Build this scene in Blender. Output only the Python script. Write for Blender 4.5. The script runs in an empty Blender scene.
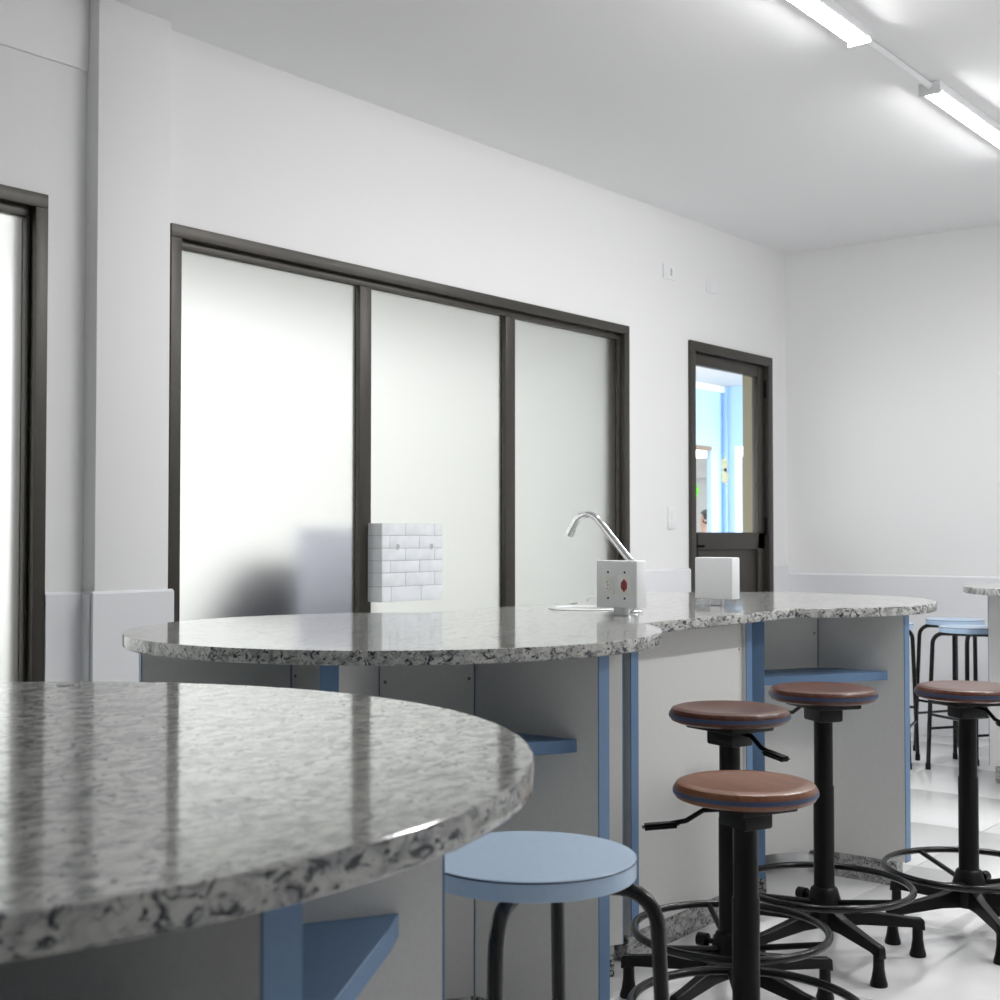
import bpy, bmesh, math, random
from mathutils import Vector, Matrix
random.seed(7)
C = bpy.context.scene.collection
SC = bpy.context.scene
PI = math.pi

# ------------------------------------------------------------------ camera, world, exposure
EYE = 1.15
cam_d = bpy.data.cameras.new('camera'); cam = bpy.data.objects.new('camera', cam_d); C.objects.link(cam)
cam.location = (0, 0, EYE)
cam.rotation_euler = (math.radians(90 + 1.50), 0, math.radians(38.24))
cam_d.sensor_width = 36; cam_d.lens = 1335 * 36 / 1000
cam_d.clip_start = .05; cam_d.clip_end = 200
cam_d.dof.use_dof = True; cam_d.dof.focus_distance = 3.5; cam_d.dof.aperture_fstop = 10
SC.camera = cam
w = bpy.data.worlds.new('sky'); SC.world = w; w.use_nodes = True
w.node_tree.nodes['Background'].inputs[0].default_value = (.97, .985, 1, 1)
w.node_tree.nodes['Background'].inputs[1].default_value = 4.5
SC.view_settings.view_transform = 'Standard'; SC.view_settings.look = 'None'
SC.view_settings.exposure = 0.0; SC.view_settings.gamma = 1; SC.view_settings.use_curve_mapping = False
SC.cycles.use_denoising = True
SC.cycles.max_bounces = 14; SC.cycles.diffuse_bounces = 7; SC.cycles.glossy_bounces = 5; SC.cycles.transmission_bounces = 8
LAMP = 124.0

# ------------------------------------------------------------------ materials
def mat(name, col, rough=.5, metal=0, coat=0, spec=.5, bump=None, var=None, emit=None):
    m = bpy.data.materials.new(name); m.use_nodes = True
    nt = m.node_tree; b = nt.nodes['Principled BSDF']
    b.inputs['Base Color'].default_value = (*col, 1); b.inputs['Roughness'].default_value = rough
    b.inputs['Metallic'].default_value = metal; b.inputs['Coat Weight'].default_value = coat
    b.inputs['Coat Roughness'].default_value = .06; b.inputs['Specular IOR Level'].default_value = spec
    tc = nt.nodes.new('ShaderNodeTexCoord')
    if var:                                   # (scale, amount): slight tone variation of the material itself
        n = nt.nodes.new('ShaderNodeTexNoise'); n.inputs['Scale'].default_value = var[0]; n.inputs['Detail'].default_value = 4
        nt.links.new(tc.outputs['Object'], n.inputs['Vector'])
        r = nt.nodes.new('ShaderNodeValToRGB'); a = var[1]
        r.color_ramp.elements[0].position = .3; r.color_ramp.elements[1].position = .7
        r.color_ramp.elements[0].color = (*[c * (1 - a) for c in col], 1); r.color_ramp.elements[1].color = (*[min(1, c * (1 + a)) for c in col], 1)
        nt.links.new(n.outputs['Fac'], r.inputs['Fac']); nt.links.new(r.outputs['Color'], b.inputs['Base Color'])
    if bump:                                  # (scale, strength)
        n = nt.nodes.new('ShaderNodeTexNoise'); n.inputs['Scale'].default_value = bump[0]; n.inputs['Detail'].default_value = 3
        nt.links.new(tc.outputs['Object'], n.inputs['Vector'])
        bp = nt.nodes.new('ShaderNodeBump'); bp.inputs['Strength'].default_value = bump[1]; bp.inputs['Distance'].default_value = .004
        nt.links.new(n.outputs['Fac'], bp.inputs['Height']); nt.links.new(bp.outputs['Normal'], b.inputs['Normal'])
    if emit:
        b.inputs['Emission Color'].default_value = (*emit[0], 1); b.inputs['Emission Strength'].default_value = emit[1]
    return m

def granite_mat(name, rough=.06, light=(.54, .545, .515), mid=(.26, .265, .26), dark=(.035, .038, .05)):
    m = bpy.data.materials.new(name); m.use_nodes = True
    nt = m.node_tree; b = nt.nodes['Principled BSDF']; L = nt.links.new
    tc = nt.nodes.new('ShaderNodeTexCoord')
    mp = nt.nodes.new('ShaderNodeMapping'); mp.inputs['Rotation'].default_value = (.2, .15, math.radians(35)); mp.inputs['Scale'].default_value = (1, .55, 1)
    L(tc.outputs['Object'], mp.inputs['Vector'])
    def noise(s, d, dist=0.):
        n = nt.nodes.new('ShaderNodeTexNoise'); n.inputs['Scale'].default_value = s; n.inputs['Detail'].default_value = d
        n.inputs['Roughness'].default_value = .62; n.inputs['Distortion'].default_value = dist
        L(mp.outputs['Vector'], n.inputs['Vector']); return n.outputs['Fac']
    def ramp(f, stops):
        r = nt.nodes.new('ShaderNodeValToRGB'); e = r.color_ramp.elements
        while len(e) < len(stops): e.new(.5)
        for q, (p, c) in zip(e, stops): q.position = p; q.color = (*c, 1)
        L(f, r.inputs['Fac']); return r.outputs['Color']
    W, B = (1, 1, 1), (0, 0, 0)
    base = ramp(noise(48, 5, .6), [(.36, mid), (.46, tuple((a + c) / 2 for a, c in zip(mid, light))), (.56, light)])
    veins = ramp(noise(62, 7, 1.6), [(.40, W), (.47, B)])
    flecks = ramp(noise(150, 4, .3), [(.33, W), (.38, B)])
    rust = ramp(noise(14, 4), [(.70, B), (.78, W)])
    def mix(f, a, c):
        x = nt.nodes.new('ShaderNodeMix'); x.data_type = 'RGBA'
        L(f, x.inputs['Factor']); 
        if isinstance(a, tuple): x.inputs['A'].default_value = (*a, 1)
        else: L(a, x.inputs['A'])
        x.inputs['B'].default_value = (*c, 1); return x.outputs['Result']
    streak = ramp(noise(20, 6, 2.2), [(.37, W), (.44, B)])
    ms = nt.nodes.new('ShaderNodeMath'); ms.operation = 'MULTIPLY'; ms.inputs[1].default_value = .55; L(streak, ms.inputs[0])
    base = mix(ms.outputs[0], base, (.12, .12, .145))
    c = mix(veins, base, dark); c = mix(flecks, c, (.06, .06, .075))
    mm = nt.nodes.new('ShaderNodeMath'); mm.operation = 'MULTIPLY'; mm.inputs[1].default_value = .5
    L(rust, mm.inputs[0]); c = mix(mm.outputs[0], c, (.30, .22, .13))
    L(c, b.inputs['Base Color'])
    rr = nt.nodes.new('ShaderNodeMapRange'); rr.inputs['To Min'].default_value = rough; rr.inputs['To Max'].default_value = rough + .10
    sm = nt.nodes.new('ShaderNodeMath'); sm.operation = 'MAXIMUM'; L(veins, sm.inputs[0]); L(ms.outputs[0], sm.inputs[1])
    L(sm.outputs[0], rr.inputs['Value']); L(rr.outputs['Result'], b.inputs['Roughness']); b.inputs['IOR'].default_value = 1.50
    bp = nt.nodes.new('ShaderNodeBump'); bp.inputs['Strength'].default_value = .009; bp.inputs['Distance'].default_value = .0015; bp.invert = True
    L(sm.outputs[0], bp.inputs['Height']); L(bp.outputs['Normal'], b.inputs['Normal'])
    return m

def wood_mat(name, col, dk):
    m = bpy.data.materials.new(name); m.use_nodes = True
    nt = m.node_tree; b = nt.nodes['Principled BSDF']; L = nt.links.new
    tc = nt.nodes.new('ShaderNodeTexCoord'); mp = nt.nodes.new('ShaderNodeMapping'); mp.inputs['Scale'].default_value = (5, 60, 20)
    L(tc.outputs['Object'], mp.inputs['Vector'])
    n = nt.nodes.new('ShaderNodeTexNoise'); n.inputs['Scale'].default_value = 1.6; n.inputs['Detail'].default_value = 6; n.inputs['Distortion'].default_value = .5
    L(mp.outputs['Vector'], n.inputs['Vector'])
    r = nt.nodes.new('ShaderNodeValToRGB'); r.color_ramp.elements[0].position = .3; r.color_ramp.elements[1].position = .72
    r.color_ramp.elements[0].color = (*dk, 1); r.color_ramp.elements[1].color = (*col, 1)
    L(n.outputs['Fac'], r.inputs['Fac']); L(r.outputs['Color'], b.inputs['Base Color'])
    b.inputs['Roughness'].default_value = .34; b.inputs['Specular IOR Level'].default_value = .35; b.inputs['Coat Weight'].default_value = .25; b.inputs['Coat Roughness'].default_value = .15
    return m

def glass_mat(name, col, rough, ior=1.45):
    m = mat(name, col, rough); b = m.node_tree.nodes['Principled BSDF']
    b.inputs['Transmission Weight'].default_value = 1; b.inputs['IOR'].default_value = ior
    return m

M = dict(
    wall=mat('wall_paint', (.84, .84, .84), .55, bump=(60, .08)),
    ceil=mat('ceiling_paint', (.87, .87, .875), .7, bump=(40, .08)),
    wain=mat('wainscot_gloss_paint', (.78, .79, .815), .22),
    tile=mat('floor_tile', (.78, .78, .78), .20, var=(3, .03)),
    grout=mat('grout', (.42, .42, .41), .8),
    frame=mat('bronze_aluminium', (.052, .047, .040), .38, metal=.35, var=(30, .06)),
    frost=glass_mat('frosted_glass', (.382, .386, .374), .46, 1.25),
    clear=glass_mat('clear_glass', (.97, .98, .98), .0, 1.2),
    granite=granite_mat('granite'),
    plinth=granite_mat('granite_plinth', .25, (.5, .5, .48), (.25, .25, .25)),
    white=mat('white_laminate', (.74, .74, .72), .42, var=(180, .03)),
    blue=mat('blue_laminate', (.135, .24, .405), .42, var=(120, .04)),
    lblue=mat('light_blue_laminate', (.50, .655, .85), .28, var=(90, .03)),
    wood=wood_mat('varnished_wood', (.118, .036, .019), (.066, .020, .011)), wood_light=wood_mat('worn_wood', (.26, .098, .043), (.155, .054, .024)),
    band=mat('blue_rim_band', (.040, .065, .135), .4),
    black=mat('black_plastic', (.007, .007, .007), .36, spec=.22),
    steel=mat('black_painted_steel', (.008, .008, .008), .24, coat=.15, spec=.35),
    chrome=mat('chrome', (.78, .79, .80), .08, metal=1),
    ceramic=mat('white_ceramic', (.85, .86, .86), .12, coat=.5),
    plastic=mat('white_plastic', (.84, .845, .86), .38),
    cream=mat('cream_plastic', (.84, .84, .80), .35),
    red=mat('red_plastic', (.28, .008, .012), .35),
    dark=mat('dark_hole', (.02, .02, .02), .7),
    brick=mat('pale_tile', (.84, .87, .90), .45, var=(16, .06)),
    joint=mat('tile_joint', (.50, .51, .53), .7),
    diff=mat('lamp_diffuser', (.9, .9, .9), .4, emit=((1, .995, .995), LAMP)),
    khaki=mat('khaki_paint', (.24, .215, .14), .7, var=(8, .05)),
    skyblue=mat('sky_blue_paint', (.50, .72, .95), .6),
    midblue=mat('pipe_blue_paint', (.28, .48, .85), .4),
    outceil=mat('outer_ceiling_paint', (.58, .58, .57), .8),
    outwhite=mat('outer_white_paint', (.85, .85, .83), .7),
    pink=mat('pale_pink_paint', (.75, .62, .56), .7),
    outgrey=mat('grey_render', (.42, .43, .44), .8, var=(4, .08)),
    brown=mat('brown_lintel', (.30, .21, .14), .7),
    concrete=mat('concrete', (.50, .50, .48), .8, var=(3, .08)),
    navy=mat('dark_navy_cloth', (.05, .055, .085), .8, var=(10, .2)),
    lilac=mat('lilac_grey_sheet', (.72, .70, .78), .6),
    green=mat('green_paper', (.35, .80, .18), .6),
    paper=mat('cream_paper', (.60, .60, .50), .6),
    skin=mat('skin', (.50, .33, .25), .5), hair=mat('dark_hair', (.03, .025, .022), .6),
    shirt=mat('pale_shirt', (.62, .62, .64), .8),
)

# ------------------------------------------------------------------ helpers
def finish(name, bm, m, parent, smooth=None, loc=None, rotz=None):
    me = bpy.data.meshes.new(name); bmesh.ops.recalc_face_normals(bm, faces=bm.faces); bm.to_mesh(me); bm.free()
    me.materials.append(M[m] if isinstance(m, str) else m)
    if smooth is not None:
        for p in me.polygons: p.use_smooth = True
        me.set_sharp_from_angle(angle=math.radians(smooth))
    o = bpy.data.objects.new(name, me); C.objects.link(o)
    if parent: o.parent = parent
    if loc is not None: o.location = loc
    if rotz is not None: o.rotation_euler.z = rotz
    return o
def add_box(bm, lo, hi, bev=0, mtx=None):
    r = bmesh.ops.create_cube(bm, size=1); vs = r['verts']
    for v in vs:
        v.co = Vector([lo[i] + (v.co[i] + .5) * (hi[i] - lo[i]) for i in range(3)])
    if bev:
        es = list({e for v in vs for e in v.link_edges})
        q = bmesh.ops.bevel(bm, geom=es, offset=bev, segments=2, profile=.6, affect='EDGES')
        vs = list({v for v in q['verts']} | {v for v in vs if v.is_valid})
    if mtx is not None:
        bmesh.ops.transform(bm, matrix=mtx, verts=[v for v in vs if v.is_valid])
def box(name, lo, hi, m, parent=None, bev=0, mtx=None):
    bm = bmesh.new(); add_box(bm, lo, hi, 0)
    if bev: bmesh.ops.bevel(bm, geom=list(bm.edges), offset=bev, segments=2, profile=.6, affect='EDGES')
    if mtx is not None: bmesh.ops.transform(bm, matrix=mtx, verts=bm.verts)
    return finish(name, bm, m, parent, 40 if bev else None)
def boxes(name, L, m, parent=None, bev=0):
    bm = bmesh.new()
    for lo, hi in L: add_box(bm, lo, hi, bev)
    return finish(name, bm, m, parent, 40 if bev else None)
def add_lathe(bm, prof, seg=40, c=(0, 0, 0), axis=None, cap=True):
    rings = []; c = Vector(c)
    q = Vector((0, 0, 1)).rotation_difference(Vector(axis).normalized()) if axis else None
    for r, z in prof:
        if r < 1e-6:
            p = Vector((0, 0, z)); p = q @ p if q else p; rings.append([bm.verts.new(c + p)])
        else:
            ring = []
            for k in range(seg):
                a = 2 * PI * k / seg; p = Vector((r * math.cos(a), r * math.sin(a), z)); p = q @ p if q else p
                ring.append(bm.verts.new(c + p))
            rings.append(ring)
    for A, B in zip(rings, rings[1:]):
        for k in range(seg):
            j = (k + 1) % seg
            if len(A) == 1 and len(B) == 1: continue
            if len(A) == 1: bm.faces.new((A[0], B[k], B[j]))
            elif len(B) == 1: bm.faces.new((A[k], A[j], B[0]))
            else: bm.faces.new((A[k], A[j], B[j], B[k]))
    for R in (rings[0], rings[-1]):
        if cap and len(R) > 1 and tuple(prof[0]) != tuple(prof[-1]):
            try: bm.faces.new(R)
            except ValueError: pass
def lathe(name, prof, m, parent=None, seg=40, c=(0, 0, 0), axis=None, smooth=35, cap=True):
    bm = bmesh.new(); add_lathe(bm, prof, seg, c, axis, cap)
    bmesh.ops.remove_doubles(bm, verts=bm.verts, dist=1e-6); return finish(name, bm, m, parent, smooth)
def add_tube(bm, pts, r, seg=12, closed=False):
    pts = [Vector(p) for p in pts]; n = len(pts); rings = []
    rr = r if isinstance(r, (list, tuple)) else [r] * n
    up = None
    for i, p in enumerate(pts):
        if closed: t = pts[(i + 1) % n] - pts[i - 1]
        else: t = pts[min(i + 1, n - 1)] - pts[max(i - 1, 0)]
        t.normalize()
        if up is None: up = t.orthogonal().normalized()
        up = (up - t * up.dot(t)).normalized(); s = t.cross(up)
        rings.append([bm.verts.new(p + (up * math.cos(2 * PI * k / seg) + s * math.sin(2 * PI * k / seg)) * rr[i]) for k in range(seg)])
    for i in range(n if closed else n - 1):
        A, B = rings[i], rings[(i + 1) % n]
        for k in range(seg): bm.faces.new((A[k], A[(k + 1) % seg], B[(k + 1) % seg], B[k]))
    if not closed: bm.faces.new(rings[0]); bm.faces.new(rings[-1])
def tube(name, pts, r, m, parent=None, seg=12, closed=False):
    bm = bmesh.new(); add_tube(bm, pts, r, seg, closed); return finish(name, bm, m, parent, 45)
def prism(name, outline, z0, z1, m, parent=None, bev=0, smooth=None):
    bm = bmesh.new(); vs = [bm.verts.new((x, y, z0)) for x, y in outline]; f = bm.faces.new(vs)
    g = bmesh.ops.extrude_face_region(bm, geom=[f])
    bmesh.ops.translate(bm, verts=[v for v in g['geom'] if isinstance(v, bmesh.types.BMVert)], vec=(0, 0, z1 - z0))
    if bev: bmesh.ops.bevel(bm, geom=list(bm.edges), offset=bev, segments=1, affect='EDGES')
    return finish(name, bm, m, parent, smooth)
def thing(name, label, cat, loc=(0, 0, 0), rotz=0, group=None):
    o = bpy.data.objects.new(name, None); C.objects.link(o); o.empty_display_size = .1
    o.location = loc; o.rotation_euler.z = rotz; return tag(o, label, cat, group)
def tag(o, label, cat, group=None):
    o['label'] = label; o['category'] = cat
    if group: o['group'] = group
    return o
def struct(o, label, cat):
    o['kind'] = 'structure'; o['label'] = label; o['category'] = cat; return o
def copy_tree(o, parent=None):
    c = o.copy(); C.objects.link(c); c.parent = parent
    for ch in list(o.children): copy_tree(ch, c)
    return c
def pol(c, r, deg): return (c[0] + r * math.cos(math.radians(deg)), c[1] + r * math.sin(math.radians(deg)))

# ------------------------------------------------------------------ room shell
XL, XR, YB, YF, H = -3.743, 4.4, 7.63, -6.0, 2.905
TH = .12
WIN_Z0, WIN_Z1 = .30, 2.23
W1 = (2.903, 5.821); W2 = (-.496, 2.422); D1 = (6.432, 7.419)
# floor with separate tiles
fl = struct(box('floor', (XL, YF, -.06), (XR, YB, -.006), 'grout'), 'white polished tile floor with thin grey joints', 'floor')
S = .687; gx0, gy0, J = -1.755, 5.25, .0016
def edges(lo, hi, g):
    k = math.floor((lo - g) / S); e = [lo]; p = g + (k + 1) * S
    while p < hi - .02:
        if p > lo + .02: e.append(p)
        p += S
    return e + [hi]
ex, ey = edges(XL, XR, gx0), edges(YF, YB, gy0)
cache = {}
for a, b in zip(ex, ex[1:]):
    for c_, d in zip(ey, ey[1:]):
        key = (round(b - a, 3), round(d - c_, 3))
        if key in cache:
            o = bpy.data.objects.new('floor_tile', cache[key]); C.objects.link(o); o.parent = fl
        else:
            hx, hy = (b - a) / 2 - J, (d - c_) / 2 - J
            o = box('floor_tile', (-hx, -hy, -.006), (hx, hy, 0), 'tile', fl, .0008); cache[key] = o.data
        o.location = ((a + b) / 2, (c_ + d) / 2, 0)
struct(box('ceiling', (XL - TH, YF - .1, H), (XR + .1, YB + .1, H + .15), 'ceil'), 'plain pale grey ceiling', 'ceiling')
# left wall: pieces round the openings
pieces = [((XL - TH, YF, 0), (XL, W2[0], H)), ((XL - TH, W2[1], 0), (XL, W1[0], H)), ((XL - TH, W1[1], 0), (XL, D1[0], H)), ((XL - TH, D1[1], 0), (XL, YB, H)),
          ((XL - TH, W1[0], 0), (XL, W1[1], WIN_Z0)), ((XL - TH, W1[0], WIN_Z1), (XL, W1[1], H)), ((XL - TH, W2[0], 0), (XL, W2[1], WIN_Z0)), ((XL - TH, W2[0], WIN_Z1), (XL, W2[1], H)),
          ((XL - TH, D1[0], WIN_Z1), (XL, D1[1], H))]
struct(boxes('wall_left', pieces, 'wall'), 'white painted wall with dark framed windows and door', 'wall')
struct(box('wall_back', (XL - TH, YB, 0), (XR + .1, YB + .12, H), 'wall'), 'plain white end wall beyond the worktops', 'wall')
struct(box('wall_right', (XR, YF, 0), (XR + .1, YB, H), 'wall'), 'plain white wall facing the windows', 'wall')
struct(box('wall_front', (XL - TH, YF - .1, 0), (XR + .1, YF, H), 'wall'), 'plain white wall opposite the end wall', 'wall')
PX = .065; P = (2.565, 2.855)
struct(box('wall_pillar', (XL - .01, P[0], 0), (XL + PX, P[1], H), 'wall', bev=.004), 'white pillar standing proud of the wall between the two windows', 'pillar')
struct(box('wall_beam', (XL - .01, YF, 2.665), (XL + .012, P[0], H), 'wall', bev=.003), 'slightly proud beam band along the top of the wall', 'beam')
# wainscot: thicker painted band with chamfered top
WZ, WT = .968, .014
def wains(name, p0, p1, nrm, lab, WZ=WZ):
    # p0,p1 on the wall face, nrm pointing into the room
    p0, p1, n = Vector(p0), Vector(p1), Vector(nrm)
    bm = bmesh.new(); prof = [(-.004, 0), (WT, 0), (WT, WZ - .008), (.004, WZ), (-.004, WZ)]
    A = [bm.verts.new((*(p0 + n * d), z)) for d, z in prof]; B = [bm.verts.new((*(p1 + n * d), z)) for d, z in prof]
    for i in range(5): bm.faces.new((A[i], A[(i + 1) % 5], B[(i + 1) % 5], B[i]))
    bm.faces.new(A); bm.faces.new(B)
    struct(finish(name, bm, 'wain', None), lab, 'wainscot')
wains('trim_1', (XL, W2[1]), (XL, P[0]), (1, 0), 'pale bluish wainscot strip beside the left window')
wains('trim_2', (XL, P[0]), (XL + PX, P[0]), (0, -1), 'pale bluish wainscot on the side of the pillar')
wains('trim_3', (XL + PX, P[0] - WT), (XL + PX, P[1] + WT), (1, 0), 'pale bluish wainscot on the face of the pillar')
wains('trim_4', (XL, W1[1]), (XL, D1[0]), (1, 0), 'pale bluish wainscot between the wide window and the door')
wains('trim_5', (XL, D1[1]), (XL, YB), (1, 0), 'pale bluish wainscot between the door and the corner')
wains('trim_6', (XL, YB), (XR, YB), (0, -1), 'pale bluish wainscot along the end wall', .916)

# windows
def window(name, y0, y1, lab, mull):
    x = XL
    t = thing(name, lab, 'window'); t['kind'] = 'structure'; t.location = (x, (y0 + y1) / 2, WIN_Z0)
    ox, oy, oz = t.location
    def b(nm, lo, hi, m, par=t, bev=.003): return box(nm, [lo[0] - ox, lo[1] - oy, lo[2] - oz], [hi[0] - ox, hi[1] - oy, hi[2] - oz], m, par, bev)
    z0, z1, a, q = WIN_Z0, WIN_Z1, .045, .030
    # outer flange with mitred look: sides between the head and the sill
    b('frame_head', (x - TH, y0, z1 - a), (x + .010, y1, z1), 'frame'); b('frame_sill', (x - TH, y0, z0), (x + .010, y1, z0 + a), 'frame')
    for yy in (y0, y1 - a): b('frame_jamb', (x - TH, yy, z0 + a), (x + .010, yy + a, z1 - a), 'frame')
    # recessed inner bead
    b('inner_bead', (x - .06, y0 + a, z1 - a - q), (x - .018, y1 - a, z1 - a), 'frame'); b('inner_bead', (x - .06, y0 + a, z0 + a), (x - .018, y1 - a, z0 + a + q), 'frame')
    for yy in (y0 + a, y1 - a - q * .5): b('inner_bead', (x - .06, yy, z0 + a + q), (x - .018, yy + q * .5, z1 - a - q), 'frame')
    ys = [y0 + a + q * .5] + [v for mm in mull for v in mm] + [y1 - a - q * .5]
    for m0, m1 in mull: b('mullion', (x - .06, m0, z0 + a + q), (x - .014, m1, z1 - a - q), 'frame')
    for k in range(0, len(ys), 2): b('frosted_pane', (x - .045, ys[k], z0 + a + q), (x - .038, ys[k + 1], z1 - a - q), 'frost', t, 0)
    return t
window('window_1', *W1, 'wide dark framed window with three frosted panes', [(3.858, 3.924), (4.812, 4.882)])
dm = W2[0] - W1[0]
window('window_2', *W2, 'dark framed frosted window left of the pillar', [(3.858 + dm, 3.924 + dm), (4.812 + dm, 4.882 + dm)])

# door
t = thing('door_1', 'dark metal door with clear upper pane beside the corner', 'door', (XL, (D1[0] + D1[1]) / 2, 0)); t['kind'] = 'structure'
oy = t.location.y
def db(nm, lo, hi, m, par=t, bev=.003): return box(nm, (lo[0], lo[1] - oy, lo[2]), (hi[0], hi[1] - oy, hi[2]), m, par, bev)
a = .055
db('frame_head', (-.055, D1[0], WIN_Z1 - a), (.018, D1[1], WIN_Z1), 'frame')
db('frame_jamb', (-.055, D1[0], 0), (.018, D1[0] + a, WIN_Z1 - a), 'frame'); db('frame_jamb', (-.055, D1[1] - a, 0), (.018, D1[1], WIN_Z1 - a), 'frame')
l0, l1, lt = D1[0] + a + .004, D1[1] - a - .004, WIN_Z1 - a - .004
g0, g1, gz0, gz1 = 6.53, 7.275, 1.165, 2.105
lf = db('door_leaf', (-.052, l0, gz0 - .10), (-.012, l1, gz0), 'frame')
db('stile', (-.052, l0, .01), (-.012, g0, lt), 'frame'); db('stile', (-.052, g1, .01), (-.012, l1, lt), 'frame')
db('top_rail', (-.052, g0, gz1), (-.012, g1, lt), 'frame'); db('bottom_rail', (-.052, g0, .01), (-.012, g1, .14), 'frame')
db('lower_panel', (-.042, g0, .14), (-.026, g1, gz0 - .10), 'frame')
db('glass_pane', (-.035, g0, gz0), (-.030, g1, gz1), 'clear', t, 0)
for z in (.25, 1.15, 1.98): db('hinge', (-.012, l1 - .006, z), (.006, l1 + .012, z + .11), 'black')
hd = db('handle', (-.012, l0 + .03, 1.02), (.002, l0 + .055, 1.16), 'black')
db('lever', (.002, l0 + .035, 1.08), (.045, l0 + .05, 1.095), 'black', hd); 
for o in list(t.children):
    pass
struct(box('trim_7', (XL - TH - .002, 7.29, 0), (XL - .056, D1[1] + .01, 2.20), 'khaki'), 'khaki painted outer jamb seen through the door pane', 'door jamb')

# wall plates
def plate(y, z, lab, kind):
    t = thing('wall_plate', lab, 'switch', (XL, y, z), 0)
    hw_, hh_ = (.038, .060) if kind == 'sw' else (.058, .040)
    box('plate', (0, -hw_, -hh_), (.009, hw_, hh_), 'plastic', t, .003)
    if kind == 'plug': lathe('socket_disc', [(0, .012), (.017, .012), (.019, .008)], 'cream', t, 20, (0, -.030, -.012), (1, 0, 0)); box('rocker', (.008, .012, -.02), (.012, .022, .02), 'joint', t)
    if kind == 'blank': lathe('knob', [(0, .016), (.011, .014), (.013, .008)], 'cream', t, 16, (0, -.034, -.012), (1, 0, 0))
    if kind == 'sw':
        for k in (-1, 0, 1): box('rocker', (.008, -.014, k * .03 - .012), (.013, .014, k * .03 + .012), 'plastic', t, .002)
plate(6.222, 2.575, 'white wall plate with dark slot above the switch plate', 'plug')
plate(6.695, 2.568, 'plain white wall plate high above the door', 'blank')
plate(6.244, 1.242, 'white three rocker switch plate beside the door', 'sw')

# ------------------------------------------------------------------ ceiling lamps
def lamp(x, y0, y1, lab):
    t = thing('batten_lamp', lab, 'lamp', (x, (y0 + y1) / 2, H), 0, 'batten lamps on the ceiling')
    h = (y1 - y0) / 2
    box('housing', (-.041, -h, -.034), (.041, h, 0), 'plastic', t, .002)
    n = 10; bm = bmesh.new(); A, B = [], []
    for k in range(n + 1):
        aa = PI * k / n; p = (-.034 * math.cos(aa), -.034 - .013 * math.sin(aa) ** 1.15)
        A.append(bm.verts.new((p[0], -h + .012, p[1]))); B.append(bm.verts.new((p[0], h - .012, p[1])))
    for k in range(n): bm.faces.new((A[k], A[k + 1], B[k + 1], B[k]))
    bm.faces.new(A); bm.faces.new(B); bm.faces.new((A[0], A[-1], B[-1], B[0]))
    finish('diffuser', bm, 'diff', t, 40)
    for s in (-1, 1): box('end_cap', (-.043, min(s * (h + .004), s * (h - .012)), -.050), (.043, max(s * (h + .004), s * (h - .012)), -.001), 'plastic', t, .003)
    return t
LX = -1.868
ys = [(3.20, 4.40), (5.06, 6.26)]
lamp(LX, *ys[0], 'lit white batten lamp over the wooden stools, on the window side')
lamp(LX, *ys[1], 'lit white batten lamp on the window side nearest the end wall')
lamp(.35, *ys[0], 'lit white batten lamp added out of view away from the windows, further from the end wall')  # second row is out of view, added to light the room
lamp(.35, *ys[1], 'lit white batten lamp added out of view away from the windows, nearest the end wall')
o = tube('conduit', [(LX, ys[0][1] + .004, H - .014), (LX, ys[1][0] - .004, H - .014)], .013, 'plastic'); tag(o, 'thin white cable conduit on the ceiling joining two lit lamps', 'conduit')

# ------------------------------------------------------------------ worktops (granite)
TOP, TT = .92, .030
A2, B2, R2A, R2B = (-2.252, 2.443), (-2.245, 4.34), .654, .614
A1, R1 = (-1.39, .700), .694
HW = .385
def serp_outline(a, ra, b, rb, hw, n=64):
    # lobe a at low y, lobe b at high y, joined by a band of half width hw (local: along +y)
    pts = []
    ax, ay = a; bx_, by = b; cx = (ax + bx_) / 2
    def arc(c, r, x0, x1, lower):
        s0 = math.asin(max(-1, min(1, (x0 - c[0]) / r)))
        # angle measured from axis pointing away from the band
        return s0
    ua = math.acos((cx + hw - ax) / ra); ub = math.acos((cx + hw - bx_) / rb)
    va = math.acos((ax - cx + hw) / ra); vb = math.acos((bx_ - cx + hw) / rb)
    t0, t1 = PI - va, 2 * PI + ua
    for k in range(n + 1):
        t = t0 + (t1 - t0) * k / n; pts.append((ax + ra * math.cos(t), ay + ra * math.sin(t)))
    t0, t1 = -ub, PI + vb
    for k in range(n + 1):
        t = t0 + (t1 - t0) * k / n; pts.append((bx_ + rb * math.cos(t), by + rb * math.sin(t)))
    return pts
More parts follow.
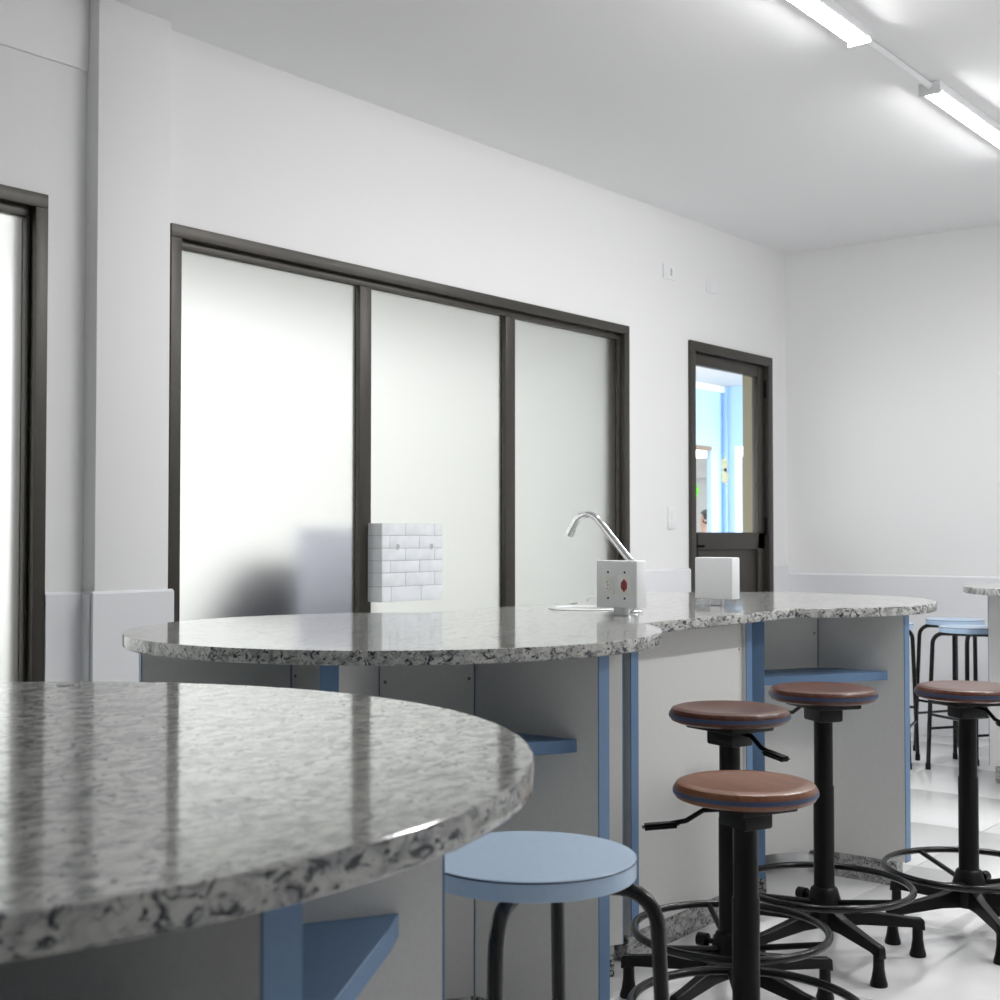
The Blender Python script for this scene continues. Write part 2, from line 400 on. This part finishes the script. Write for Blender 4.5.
def slab(name, outline, z0, z1, m, hole=None, org=(0, 0)):
    n = len(outline); bm = bmesh.new()
    def inset(d):
        r = []
        for i in range(n):
            p, q, s = Vector(outline[i - 1]), Vector(outline[i]), Vector(outline[(i + 1) % n])
            e1, e2 = (q - p).normalized(), (s - q).normalized(); nn = Vector((-(e1.y + e2.y), e1.x + e2.x)).normalized()
            r.append(q + nn * d)
        return r
    b = .003
    lv = [(b, z0), (0, z0 + b), (0, z1 - b), (b * .3, z1 - b * .3), (b, z1)]
    rings = []
    for d, z in lv: rings.append([bm.verts.new((p[0] - org[0], p[1] - org[1], z)) for p in inset(d)])
    for P_, Q in zip(rings, rings[1:]):
        for i in range(n): bm.faces.new((P_[i], P_[(i + 1) % n], Q[(i + 1) % n], Q[i]))
    hr = []
    if hole:
        (hx, hy, r) = hole
        for z in (z0, z1): hr.append([bm.verts.new((hx - org[0] + r * math.cos(2 * PI * k / 40), hy - org[1] + r * math.sin(2 * PI * k / 40), z)) for k in range(40)])
        for k in range(40): bm.faces.new((hr[0][k], hr[0][(k + 1) % 40], hr[1][(k + 1) % 40], hr[1][k]))
    for ri, R_ in ((0, rings[0]), (1, rings[-1])):
        es = [bm.edges.get((R_[i], R_[(i + 1) % n])) for i in range(n)]
        if hole: es += [bm.edges.get((hr[ri][k], hr[ri][(k + 1) % 40])) for k in range(40)]
        bmesh.ops.triangle_fill(bm, edges=es, use_beauty=True, use_dissolve=False)
    o = finish(name, bm, m, None, 25); o.location = (org[0], org[1], 0)
    for p in o.data.polygons:
        if abs(p.normal.z) > .98: p.use_smooth = False
    return o
SINK = (-2.378, 3.446, .104)
tag(slab('granite_worktop', serp_outline(A2, R2A, B2, R2B, HW), TOP - TT, TOP, 'granite', SINK, A2), 'long polished granite worktop of two round lobes holding the sink and tap', 'worktop', 'granite worktops')
B1 = (A1[0], A1[1] - 1.924)
tag(slab('granite_worktop', serp_outline(B1, R1, A1, R1, HW), TOP - TT, TOP, 'granite', None, A1), 'large round ended polished granite worktop beside the blue topped stool, nothing standing on it', 'worktop', 'granite worktops')
# third worktop, turned, near the end wall
A3 = (-1.50, 6.33); R3 = .66
o3 = slab('granite_worktop', [(-y, x) for x, y in serp_outline((0, -1.924), R3, (0, 0), R3, HW)], TOP - TT, TOP, 'granite', None, (0, 0))
o3.location = (A3[0], A3[1], 0); tag(o3, 'granite worktop edge near the end wall beside the two blue stools', 'worktop', 'granite worktops')

# ------------------------------------------------------------------ hexagonal cabinets under the lobes
PZ, CZ = .08, TOP - TT
def hex_cabinet(c, L, lab, rc=.28, rot=0, noshelf=()):
    t = thing('island_cabinet', lab, 'cabinet', (c[0], c[1], 0), math.radians(rot), 'hexagonal cabinets under the worktops')
    t_ = .04; eb = .003
    for k in range(6):
        a = 60 * k; Rz = Matrix.Rotation(math.radians(a), 4, 'Z')
        d = box('divider', (rc - .01, -t_ / 2, PZ), (L - eb, t_ / 2, CZ), 'white', t, 0, Rz)
        box('edge_band', (L - eb, -t_ / 2, PZ), (L, t_ / 2, CZ), 'blue', d, 0, Rz)
        box('plinth', (rc - .02, -.024, 0), (L - .03, .024, PZ), 'plinth', t, 0, Rz)
        # core panel between vertex k and k+1
        ap = rc * math.cos(PI / 6); hw = rc * .5 - .026
        Rm = Matrix.Rotation(math.radians(a + 30), 4, 'Z')
        p = box('access_panel', (ap - .018, -hw, PZ), (ap, hw, CZ), 'white', t, .001, Rm)
        bm = bmesh.new()
        for sy in (-1, 1):
            box('edge_strip', (ap - .016, sy * (hw + .002) - .0015, PZ), (ap - .001, sy * (hw + .002) + .0015, CZ), 'blue', p, 0, Rm)
            for z in (CZ - .075, PZ + .30):
                q = Rm @ Vector((ap, sy * (hw - .012), z)); ax = Rm @ Vector((1, 0, 0))
                lathe('screw', [(0, .0015), (.003, .0012), (.0042, 0)], 'brown', p, 8, q, ax)
        bm.free()
        if k not in noshelf:
            g = 2.4
            def pp(r, dg, off):
                # point at radius r along divider dg, moved off the divider face
                v = Vector((math.cos(math.radians(dg)), math.sin(math.radians(dg)))); nn = Vector((-v.y, v.x)); q = v * r + nn * off; return (q.x, q.y)
            o_ = t_ / 2 + .0005; r0 = rc + .012
            out = [pp(r0, a, o_), pp(L - .058, a, o_), pp(L - .085, a, o_ + .055), pp(L - .085, a + 60, -o_ - .055), pp(L - .058, a + 60, -o_), pp(r0, a + 60, -o_)]
            prism('shelf', out, .672, .700, 'blue', t, .0012)
    return t
hex_cabinet(A2, .617, 'white and blue hexagonal cabinet under the worktop lobe nearest the wide window', noshelf=(1,))
hex_cabinet((-2.245, 4.285), .572, 'white and blue hexagonal cabinet with open blue shelf behind the wooden stools', noshelf=(4,))
hex_cabinet(A1, .629, 'hexagonal cabinet with blue shelf under the empty worktop beside the blue stool', noshelf=(4,))
hex_cabinet(B1, .62, 'hexagonal cabinet under the far lobe of the empty worktop', noshelf=(1,))
hex_cabinet(A3, .575, 'hexagonal cabinet under the worktop near the end wall', noshelf=())
# middle cabinet between the lobes
def mid_cabinet(c, y0, y1, hw, lab, rotz=0):
    t = thing('link_cabinet', lab, 'cabinet', (c[0], c[1], 0), rotz, 'cabinets joining the lobes')
    for s in (-1, 1):
        xs = sorted((s * (hw - .02), s * hw))
        p = box('front_panel', (xs[0], y0 + .034, PZ), (xs[1], y1 - .034, CZ), 'white', t, .001)
        for y in (y0 + .034, y1 - .034 - .0):
            for z in (.80, .35):
                lathe('screw', [(0, .0015), (.003, .0012), (.0042, 0)], 'brown', p, 8, (s * hw, y + (.02 if y < (y0 + y1) / 2 else -.02), z), (s, 0, 0))
        for y in (y0, y1 - .034):
            xs2 = sorted((s * (hw - .02), s * (hw + .012)))
            po = box('end_post', (xs2[0], y, PZ), (xs2[1], y + .036, CZ), 'white', t)
            xs2 = sorted((s * (hw + .012), s * (hw + .015)))
            box('edge_strip', (xs2[0], y, PZ), (xs2[1], y + .036, CZ), 'blue', po)
        xs = sorted((s * (hw - .06), s * (hw - .012)))
        box('plinth', (xs[0], y0 + .02, 0), (xs[1], y1 - .02, PZ), 'plinth', t)
    return t
mid_cabinet((-2.25, 0), 3.036, 3.722, .290, 'flat white cabinet front joining the two lobes behind the wooden stools')
mid_cabinet((A1[0], 0), A1[1] - 1.924 + .60, A1[1] - .60, .31, 'flat white cabinet front under the empty worktop')

# ------------------------------------------------------------------ sink, tap, socket boxes, grommet
t = thing('sink_basin', 'small round white basin set into the granite worktop', 'sink', (SINK[0], SINK[1], TOP))
R_ = SINK[2]
lathe('bowl', [(R_ - .006, .002), (R_ - .012, -.04), (R_ - .03, -.09), (.02, -.105), (0, -.105), (0, -.111), (.03, -.111), (R_ - .022, -.095), (R_ - .004, -.04), (R_ - .002, .001)], 'ceramic', t, 48, cap=False)
lathe('rim', [(R_ - .008, .001), (R_ + .006, .0004), (R_ + .012, .0012), (R_ + .006, .0042), (R_ - .004, .0046), (R_ - .008, .001)], 'ceramic', t, 48)
lathe('drain', [(0, -.1045), (.018, -.1045), (.02, -.1055)], 'chrome', t, 20)
t = thing('water_tap', 'chrome swan neck tap behind the socket box', 'tap', (-2.150, 3.372, TOP), 0)
lathe('flange', [(0, 0), (.026, 0), (.026, .004), (.022, .008), (.015, .01), (.0145, .04), (.0145, .125), (.013, .132), (0, .132)], 'chrome', t, 28)
path = [Vector((0, 0, .10)), Vector((0, 0, .130))]
d = Vector((-1, .02, 0)).normalized()
P0, P1 = Vector((0, 0, .140)), d * .128 + Vector((0, 0, .275))
path += [P0 + Vector(d) * .004 + Vector((0, 0, .006))]
for k in range(1, 9): path.append(P0.lerp(P1, k / 8))
dirv = (P1 - P0).normalized(); up0 = math.atan2(dirv.z, (d * 1).dot(Vector((dirv.x, dirv.y, 0))))
cr = .056; nrm = -d * math.sin(up0) * -1 + Vector((0, 0, -math.cos(up0)))
cen = P1 + nrm * cr
for k in range(1, 15):
    th = up0 + PI / 2 - math.radians(110) * k / 14
    path.append(cen + d * (cr * math.cos(th)) + Vector((0, 0, cr * math.sin(th))))
path.append(path[-1] + (path[-1] - path[-2]).normalized() * .016)
tube('spout', path, .0105, 'chrome', t, 16)
e_ = path[-1]; dd = (path[-1] - path[-2]).normalized()
tube('aerator', [e_ - dd * .004, e_ + dd * .022], .0125, 'chrome', t, 16)
def socket_box(loc, face, lab):
    t = thing('socket_box', lab, 'socket', (*loc, TOP), 0, 'socket boxes on the worktop')
    hx, hy, z0, z1 = .069, .026, .022, .157
    box('case', (-hx, -hy, z0), (hx, hy, z1), 'plastic', t, .005)
    box('neck', (-.018, -.014, 0), (.018, .014, z0 + .002), 'plastic', t, .003)
    s = face
    for k, (xx, mm) in enumerate(((-.028, 'cream'), (.028, 'red'))):
        xx *= -s
        ys_ = sorted((s * hy, s * (hy + .003)))
        p = box('socket_plate', (xx - .021, ys_[0], .060), (xx + .021, ys_[1], .114), 'cream', t, .001)
        hexo = [(-.010, -.008), (0, -.019), (.010, -.008), (.010, .008), (0, .019), (-.010, .008)]
        bm = bmesh.new(); f_ = [bm.verts.new((xx + u, s * (hy + .003), .087 + v)) for u, v in hexo]; g_ = [bm.verts.new((xx + u * .9, s * (hy + .0055), .087 + v * .93)) for u, v in hexo]
        for i in range(6): bm.faces.new((f_[i], f_[(i + 1) % 6], g_[(i + 1) % 6], g_[i]))
        bm.faces.new(g_); finish('socket_face', bm, mm, p)
        for v in (-.009, 0, .009): lathe('pin_hole', [(0, .001), (.0022, 0)], 'dark', p, 8, (xx + (.003 if v == 0 else 0), s * (hy + .0055), .087 + v), (0, s, 0))
        for z in (.050, .124): lathe('screw', [(0, .0015), (.003, .001), (.0036, 0)], 'dark', t, 8, (xx, s * hy, z), (0, s, 0))
socket_box((-2.093, 3.216), -1, 'white socket box with a cream and a red outlet in front of the tap')
socket_box((-2.145, 3.868), 1, 'white box with its plain back showing, standing in front of the door')
o = lathe('worktop_grommet', [(0, .003), (.011, .003), (.015, 0)], 'chrome', None, 20); o.location = (-2.585, 3.68, TOP); tag(o, 'tiny flat metal grommet on the worktop behind the basin', 'grommet')
o = lathe('worktop_plug', [(0, .0012), (.016, .0012), (.017, 0)], 'plinth', None, 20); o.location = (-1.79, 1.20, TOP); tag(o, 'tiny dark flat disc on the empty front worktop', 'plug')

# ------------------------------------------------------------------ tiled box on the window
BX, BY0, BY1, BZ0, BZ1 = XL + .064, 3.906, 4.277, .880, 1.197
t = thing('tiled_box', 'white brick patterned box with two holes fixed on the frosted window', 'box', (XL, (BY0 + BY1) / 2, BZ0))
hy, hz = (BY1 - BY0) / 2, BZ1 - BZ0
box('body', (-.036, -hy + .002, 0), (.0605, hy, hz), 'joint', t, .001)
rows = [0, .062, .117, .166, .216, .268, hz]
cut = [(.055, .235), (.14, .32), (.05, .225), (.14, .32), (.045, .225), (.14, .32)]
holes = [(-hy + .092, .222), (-hy + .300, .222)]
for k in range(6):
    ysx = [0, *cut[k], 2 * hy]
    for i in range(3):
        a, b = ysx[i] - hy + .001, ysx[i + 1] - hy - .001; z0, z1 = rows[k] + .001, rows[k + 1] - .001
        box('brick', (.0600, a, z0), (.064, b, z1), 'brick', t, .0008)
    box('side_brick', (-.036, -hy, rows[k] + .001), (.0595, -hy + .0025, rows[k + 1] - .001), 'brick', t)
    box('side_brick', (-.036, hy - .0005, rows[k] + .001), (.0595, hy + .002, rows[k + 1] - .001), 'brick', t)
for y, z in holes:
    lathe('hole_ring', [(.012, .0645), (.017, .0645), (.018, .063), (.012, .063), (.012, .0645)], 'brick', t, 20, (0, y, z), (1, 0, 0))
    lathe('hole', [(0, .0643), (.0125, .0643), (.0125, .06)], 'joint', t, 20, (0, y, z), (1, 0, 0))

# ------------------------------------------------------------------ brown swivel stools
def swivel_stool(x, y, hs, rot, lev, lab, wd='wood'):
    t = thing('swivel_stool', lab, 'stool', (x, y, 0), math.radians(rot), 'wooden swivel stools by the worktop')
    R = .1455
    s = lathe('seat', [(0, hs - .005), (R * .55, hs - .004), (R - .032, hs - .0008), (R - .018, hs), (R - .006, hs - .004), (R - .001, hs - .011), (R, hs - .015), (R, hs - .024), (R - .004, hs - .032), (R - .016, hs - .037), (0, hs - .037)], wd, t, 56)
    lathe('rim_band', [(R - .004, hs - .015), (R + .0014, hs - .015), (R + .002, hs - .0195), (R + .0014, hs - .024), (R - .004, hs - .024), (R - .004, hs - .015)], 'band', s, 56)
    b = hs - .037
    box('mount_plate', (-.082, -.070, b - .018), (.082, .070, b), 'black', t, .006)
    box('tilt_housing', (-.045, -.036, b - .056), (.045, .036, b - .012), 'black', t, .008)
    lathe('gas_column', [(0, .30), (.021, .30), (.021, b - .02), (0, b - .02)], 'steel', t, 24)
    zt = .40 + (hs - .63) * .6
    lathe('outer_tube', [(0, .095), (.028, .095), (.028, zt), (.0255, zt + .004), (.0255, b - .03), (0, b - .03)], 'black', t, 28)
    lathe('hub', [(0, .085), (.045, .085), (.048, .095), (.046, .15), (.036, .185), (.030, .19), (0, .19)], 'black', t, 28)
    # lever
    q = math.radians(lev - rot); dv = Vector((math.cos(q), math.sin(q), 0))
    lv = tube('lever', [dv * .03 + Vector((0, 0, b - .02)), dv * .085 + Vector((0, 0, b - .024)), dv * .120 + Vector((0, 0, b - .046)), dv * .150 + Vector((0, 0, b - .052))], .0055, 'black', t, 8)
    bm = bmesh.new(); add_box(bm, (-.038, -.015, -.006), (.038, .015, .006), 0)
    bmesh.ops.bevel(bm, geom=list(bm.edges), offset=.005, segments=2, affect='EDGES')
    bmesh.ops.transform(bm, matrix=Matrix.Translation(dv * .172 + Vector((0, 0, b - .057))) @ Matrix.Rotation(q, 4, 'Z') @ Matrix.Rotation(.10, 4, 'Y'), verts=bm.verts)
    finish('paddle', bm, 'black', lv, 40)
    # foot ring with spokes
    rz, rr = .190, .234
    fr = tube('foot_ring', [(rr * math.cos(2 * PI * k / 56), rr * math.sin(2 * PI * k / 56), rz) for k in range(56)], .0095, 'steel', t, 12, True)
    for k in range(3):
        aa = 2 * PI * (k + .25) / 3; v = Vector((math.cos(aa), math.sin(aa), 0))
        tube('spoke', [v * .03 + Vector((0, 0, .150)), v * (rr - .003) + Vector((0, 0, rz - .004))], .0075, 'black', fr, 8)
    kn = math.radians(200); v = Vector((math.cos(kn), math.sin(kn), 0))
    tube('clamp_knob', [v * .04 + Vector((0, 0, .155)), v * .062 + Vector((0, 0, .155)), v * .063 + Vector((0, 0, .155)), v * .088 + Vector((0, 0, .155))], [.007, .007, .017, .016], 'black', t, 16)
    # five star base
    for k in range(5):
        a = 2 * PI * k / 5; Rz = Matrix.Rotation(a, 4, 'Z'); L = .255
        bm = bmesh.new(); prof = [(.03, .145, .085, .020), (.10, .125, .088, .017), (L - .02, .105, .080, .014), (L + .012, .102, .072, .014), (L + .018, .095, .070, .011)]
        rings = [[bm.verts.new((x_, s_ * w_, z_)) for s_, z_ in ((-1, zb), (1, zb), (.75, zt_), (-.75, zt_))] for x_, zt_, zb, w_ in prof]
        for A_, B_ in zip(rings, rings[1:]):
            for i in range(4): bm.faces.new((A_[i], A_[(i + 1) % 4], B_[(i + 1) % 4], B_[i]))
        bm.faces.new(rings[0]); bm.faces.new(rings[-1])
        bmesh.ops.bevel(bm, geom=list(bm.edges), offset=.002, segments=1, affect='EDGES')
        bmesh.ops.transform(bm, matrix=Rz, verts=bm.verts)
        lg = finish('base_leg', bm, 'black', t, 40)
        c = Rz @ Vector((L, 0, 0))
        lathe('glide', [(0, 0), (.022, 0), (.0225, .006), (.018, .022), (.0145, .045), (.014, .078), (0, .078)], 'black', lg, 20, c)
    return t
camdeg = 38.24                         # camera-right is at this world angle
swivel_stool(-1.584, 2.915, .731, -18, camdeg - 62, 'dark wooden swivel stool with lever, between two other wooden stools')
swivel_stool(-1.3027, 2.462, .648, -33.6 + 10, camdeg + 175, 'lowest and lightest brown swivel stool, lever pointing to the blue topped stool', 'wood_light')
swivel_stool(-1.581, 3.44, .733, -33.6, camdeg + 120, 'brown swivel stool in front of the open blue shelf')
swivel_stool(-1.3352, 3.8759, .716, 235.7, camdeg - 72, 'brown swivel stool standing apart nearest the end wall')

# ------------------------------------------------------------------ blue topped stools
def blue_stool(x, y, rot, lab, hs=.705):
    t = thing('blue_stool', lab, 'stool', (x, y, 0), math.radians(rot), 'blue topped stools')
    R = .149
    s = lathe('seat', [(0, hs), (R - .001, hs), (R, hs - .001), (R, hs - .026), (R - .001, hs - .027), (0, hs - .027)], 'lblue', t, 64)
    lathe('edge_line', [(R - .001, hs - .0008), (R + .0007, hs - .0012), (R + .0007, hs - .0032), (R - .001, hs - .0035), (R - .001, hs - .0008)], 'band', s, 64)
    zt = hs - .027 - .0105; hl, br = .180, .052
    def spread(z): return hl + .026 * (zt - z) / zt
    for ang in (0, PI / 2):
        ca, sa = math.cos(ang), math.sin(ang)
        def leg(dr):
            q = []
            for k in range(7):
                a = PI / 2 * k / 6
                q.append((hl - br + br * math.sin(a), zt - br + br * math.cos(a)))
            q += [(spread(.34), .34), (spread(.012), .012)]
            return [(dr * u * ca, dr * u * sa, z) for u, z in q]
        a, b = leg(1), leg(-1)
        f = tube('leg_frame', list(reversed(a)) + [(0, 0, zt)] + b, .0105, 'steel', t, 12)
        for q in (a[-1], b[-1]): lathe('foot_cap', [(0, 0), (.013, 0), (.013, .03), (0, .03)], 'black', f, 14, (q[0], q[1], 0))
    for k in range(4):
        z = (.27, .20)[k % 2]; u = spread(z)
        p, q = (u * math.cos(k * PI / 2), u * math.sin(k * PI / 2), z), (u * math.cos((k + 1) * PI / 2), u * math.sin((k + 1) * PI / 2), z)
        tube('foot_rail', [p, q], .007, 'steel', t, 8)
    return t
yaw = math.radians(38.24)
def from_cam(px, Z):                    # ground point seen at image column px, Z metres ahead
    u = (px - 500) / 1335 * Z
    return (u * math.cos(yaw) - Z * math.sin(yaw), u * math.sin(yaw) + Z * math.cos(yaw))
blue_stool(*from_cam(529, 1.872), 38.24 - 15, 'light blue round topped stool with black legs beside the empty front worktop')
blue_stool(*from_cam(954, 7.08), 38.24 - 20, 'blue topped stool closest to the end wall, behind another')
blue_stool(*from_cam(970, 6.50), 13, 'blue topped stool touching the worktop near the end wall')
blue_stool(*from_cam(882, 6.78), 38.24 + 20, 'blue topped stool mostly hidden behind the open shelved cabinet')

# ------------------------------------------------------------------ outside: covered walk, blue walls, things behind the frosted glass
struct(box('ground_outside', (-30, -12, -.14), (XL - TH, 30, -.06), 'concrete'), 'concrete ground outside the windows', 'ground')
CX, CY, CH = -6.80, 12.41, 2.70
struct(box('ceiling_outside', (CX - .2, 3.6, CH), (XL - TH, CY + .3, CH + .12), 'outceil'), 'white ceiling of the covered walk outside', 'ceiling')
# side wall with doorway and end wall with doorway
struct(box('wall_outside_near', (CX - .05, 10.72, -.06), (CX, 11.25, CH), 'outwhite'), 'white side wall of the covered walk', 'wall')
struct(boxes('wall_outside', [((CX - .05, 12.14, -.06), (CX, CY + .15, CH)), ((CX - .05, 11.25, 2.06), (CX, 12.14, CH))], 'skyblue'), 'sky blue side wall of the covered walk', 'wall')
struct(boxes('wall_outside_end', [((CX, CY, -.06), (CX + .13, CY + .15, CH)), ((-5.75, CY, -.06), (XL - TH, CY + .15, CH)), ((CX + .13, CY, 2.08), (-5.75, CY + .15, CH))], 'skyblue'), 'sky blue end wall of the covered walk', 'wall')
struct(box('trim_8', (CX, 10.72, CH - .07), (CX + .05, CY - .02, CH), 'outwhite', bev=.01), 'white pipe casing under the outer ceiling', 'casing')
struct(box('trim_9', (CX - .06, 11.25, 2.02), (CX + .012, 12.14, 2.06), 'brown'), 'brown lintel strip of the outer doorway', 'lintel')
o = tube('downpipe', [(CX + .045, CY - .045, -.06), (CX + .045, CY - .045, CH - .01)], .022, 'midblue'); tag(o, 'blue downpipe in the corner of the outer walls', 'pipe')
struct(box('wall_outside_room', (CX + .1, 15.0, -.06), (-4.5, 15.1, 2.9), 'pink'), 'pale pink wall beyond the outer doorway', 'wall')
struct(boxes('wall_outside_far', [((-14, 17.5, -.06), (-7.6, 17.7, 2.3)), ((-14, 17.45, 2.0), (-7.6, 17.72, 2.12))], 'outgrey'), 'grey building wall far beyond the outer doorway', 'wall')
struct(box('ceiling_passage_shade', (-13, 10.6, 2.75), (CX - .05, 17.75, 2.9), 'outwhite'), 'ceiling added to shade the passage beyond the outer doorway', 'ceiling')  # added slab, keeps sky light off the grey wall past the doorway
for k_, c_ in (('paper', (.80, .82, .70, 1)), ('green', (.45, .95, .25, 1))):
    nt = M[k_].node_tree; tr = nt.nodes.new('ShaderNodeBsdfTranslucent'); tr.inputs['Color'].default_value = c_; nt.links.new(tr.outputs[0], nt.nodes['Material Output'].inputs['Surface'])
struct(box('wall_passage_shade', (-13, 10.6, -.06), (CX - .05, 10.72, 2.75), 'outwhite'), 'white wall added to block sky light from the passage beyond the outer doorway', 'wall')  # added wall, blocks the open sky so the passage stays dim
# paper flowers on the door pane
def flower(y, z, r, m, lab):
    bm = bmesh.new(); n = 40
    ctr = bm.verts.new((.0012, 0, 0)); cb = bm.verts.new((0, 0, 0)); f, g = [], []
    for k in range(n):
        a = 2 * PI * k / n; rr = r * (.72 + .28 * abs(math.cos(2.5 * a)))
        f.append(bm.verts.new((.0012, rr * math.cos(a), rr * math.sin(a)))); g.append(bm.verts.new((0, rr * math.cos(a), rr * math.sin(a))))
    for k in range(n):
        j = (k + 1) % n; bm.faces.new((ctr, f[k], f[j])); bm.faces.new((cb, g[j], g[k])); bm.faces.new((f[k], g[k], g[j], f[j]))
    o = finish('paper_flower', bm, m, None); o.location = (XL - .0295, y, z); tag(o, lab, 'decoration', 'paper flowers on the door pane')
flower(6.893, 1.56, .044, 'paper', 'upper cream paper flower stuck on the door pane')
flower(6.898, 1.49, .050, 'paper', 'lower cream paper flower stuck on the door pane')
flower(6.553, 1.40, .042, 'green', 'green paper flower at the edge of the door pane')
# dim shapes behind the wide frosted window
def blob(name, c, rad, m, lab, cat):
    bm = bmesh.new(); bmesh.ops.create_icosphere(bm, subdivisions=4, radius=1)
    for v in bm.verts:
        n = .07 * math.sin(5 * v.co.x + 2) + .06 * math.sin(6 * v.co.y + 1) * math.cos(4 * v.co.z)
        p = v.co * (1 + n)
        v.co = Vector((p.x * rad[0], p.y * rad[1], max(-.55, p.z) * rad[2]))
    o = finish(name, bm, m, None, 60); o.location = c; return tag(o, lab, cat)
BZ = -.06
t = thing('bench', 'bench dimly seen behind the wide frosted window', 'bench', (XL - TH - .50, 3.83, BZ))
box('bench_seat', (-.20, -.55, .62), (.20, .75, .66), 'concrete', t, .005)
for y in (-.45, .6): box('bench_leg', (-.17, y, 0), (.17, y + .06, .62), 'concrete', t, .004)
blob('bundle', (XL - TH - .48, 3.93, BZ + .66 + .55 * .28), (.17, .34, .28), 'navy', 'dark rounded bundle dimly seen behind the frosted window', 'bundle')
o = box('panel', (XL - TH - .12, 3.72, BZ), (XL - TH - .115, 4.14, 1.18), 'lilac', None); tag(o, 'upright translucent lilac grey sheet dimly seen behind the frosted window', 'panel')
nt = M['lilac'].node_tree; tr = nt.nodes.new('ShaderNodeBsdfTranslucent'); tr.inputs['Color'].default_value = (.80, .80, .86, 1); nt.links.new(tr.outputs[0], nt.nodes['Material Output'].inputs['Surface'])

# person far away beyond the outer doorway
def person(loc, rotz):
    t = thing('person', 'person with dark hair and pale top far beyond the door pane', 'person', loc, rotz)
    J_ = {'pel': (0, 0, .80), 'waist': (0, 0, .93), 'chest': (0, 0, 1.10), 'neck': (0, 0, 1.25), 'chin': (0, -.01, 1.31), 'head': (0, -.01, 1.40), 'top': (0, .0, 1.47),
          'shL': (.14, 0, 1.20), 'elL': (.18, .0, .97), 'wrL': (.19, -.05, .76), 'haL': (.19, -.06, .69), 'shR': (-.14, 0, 1.20), 'elR': (-.18, 0, .97), 'wrR': (-.19, -.05, .76), 'haR': (-.19, -.06, .69),
          'hiL': (.075, 0, .76), 'knL': (.08, -.01, .43), 'anL': (.08, .01, .07), 'toL': (.085, -.12, .03), 'hiR': (-.075, 0, .76), 'knR': (-.08, -.01, .43), 'anR': (-.08, .01, .07), 'toR': (-.085, -.12, .03)}
    rad = dict(pel=.11, waist=.10, chest=.115, neck=.045, chin=.055, head=.078, top=.05, shL=.05, elL=.036, wrL=.026, haL=.03, shR=.05, elR=.036, wrR=.026, haR=.03, hiL=.075, knL=.05, anL=.036, toL=.03, hiR=.075, knR=.05, anR=.036, toR=.03)
    E_ = [('pel', 'waist'), ('waist', 'chest'), ('chest', 'neck'), ('neck', 'chin'), ('chin', 'head'), ('head', 'top')]
    for s in 'LR': E_ += [('chest', 'sh' + s), ('sh' + s, 'el' + s), ('el' + s, 'wr' + s), ('wr' + s, 'ha' + s), ('pel', 'hi' + s), ('hi' + s, 'kn' + s), ('kn' + s, 'an' + s), ('an' + s, 'to' + s)]
    ks = list(J_); me = bpy.data.meshes.new('body'); me.from_pydata([J_[k] for k in ks], [(ks.index(a), ks.index(b)) for a, b in E_], [])
    o = bpy.data.objects.new('body', me); C.objects.link(o); o.parent = t
    o.modifiers.new('skin', 'SKIN'); 
    if not me.skin_vertices: bpy.context.view_layer.objects.active = o
    sv = me.skin_vertices[0].data
    for i, k in enumerate(ks): sv[i].radius = (rad[k], rad[k]); sv[i].use_root = (k == 'pel')
    s = o.modifiers.new('sub', 'SUBSURF'); s.levels = 2; s.render_levels = 2
    # colour by height: skin above the collar, clothes below
    m = bpy.data.materials.new('person_skin_and_clothes'); m.use_nodes = True; nt = m.node_tree
    tc = nt.nodes.new('ShaderNodeTexCoord'); sp = nt.nodes.new('ShaderNodeSeparateXYZ'); nt.links.new(tc.outputs['Object'], sp.inputs[0])
    r = nt.nodes.new('ShaderNodeValToRGB'); r.color_ramp.interpolation = 'CONSTANT'
    mt = nt.nodes.new('ShaderNodeMath'); mt.operation = 'DIVIDE'; mt.inputs[1].default_value = 2; nt.links.new(sp.outputs['Z'], mt.inputs[0]); nt.links.new(mt.outputs[0], r.inputs[0])
    e = r.color_ramp.elements; e[0].position = 0; e[0].color = (.06, .07, .12, 1); e[1].position = .40; e[1].color = (.62, .62, .64, 1); q = e.new(.615); q.color = (.50, .33, .25, 1)
    nt.links.new(r.outputs[0], nt.nodes['Principled BSDF'].inputs['Base Color']); me.materials.append(m)
    bm = bmesh.new(); bmesh.ops.create_icosphere(bm, subdivisions=3, radius=1)
    for v in bm.verts: v.co = Vector((v.co.x * .088, v.co.y * .098 + .018, v.co.z * .105 + 1.425))
    bmesh.ops.delete(bm, geom=[v for v in bm.verts if v.co.y < -.035 and v.co.z < 1.455], context='VERTS')
    h = finish('hair', bm, 'hair', t, 80)
    for sx in (-1, 1): lathe('ear', [(0, .008), (.014, .005), (.018, 0)], 'skin', t, 10, (sx * .082, 0, 1.39), (sx, 0, 0))
    for sx in (-1, 1): lathe('eye', [(0, .003), (.008, 0)], 'dark', t, 8, (sx * .03, -.085, 1.405), (0, -1, 0))
    bm = bmesh.new(); add_lathe(bm, [(0, .02), (.010, .008), (.014, 0)], 8, (0, -.085, 1.375), (0, -1, -.3)); finish('nose', bm, 'skin', t, 60)
person((-8.33, 14.72, -.06), math.radians(-60))
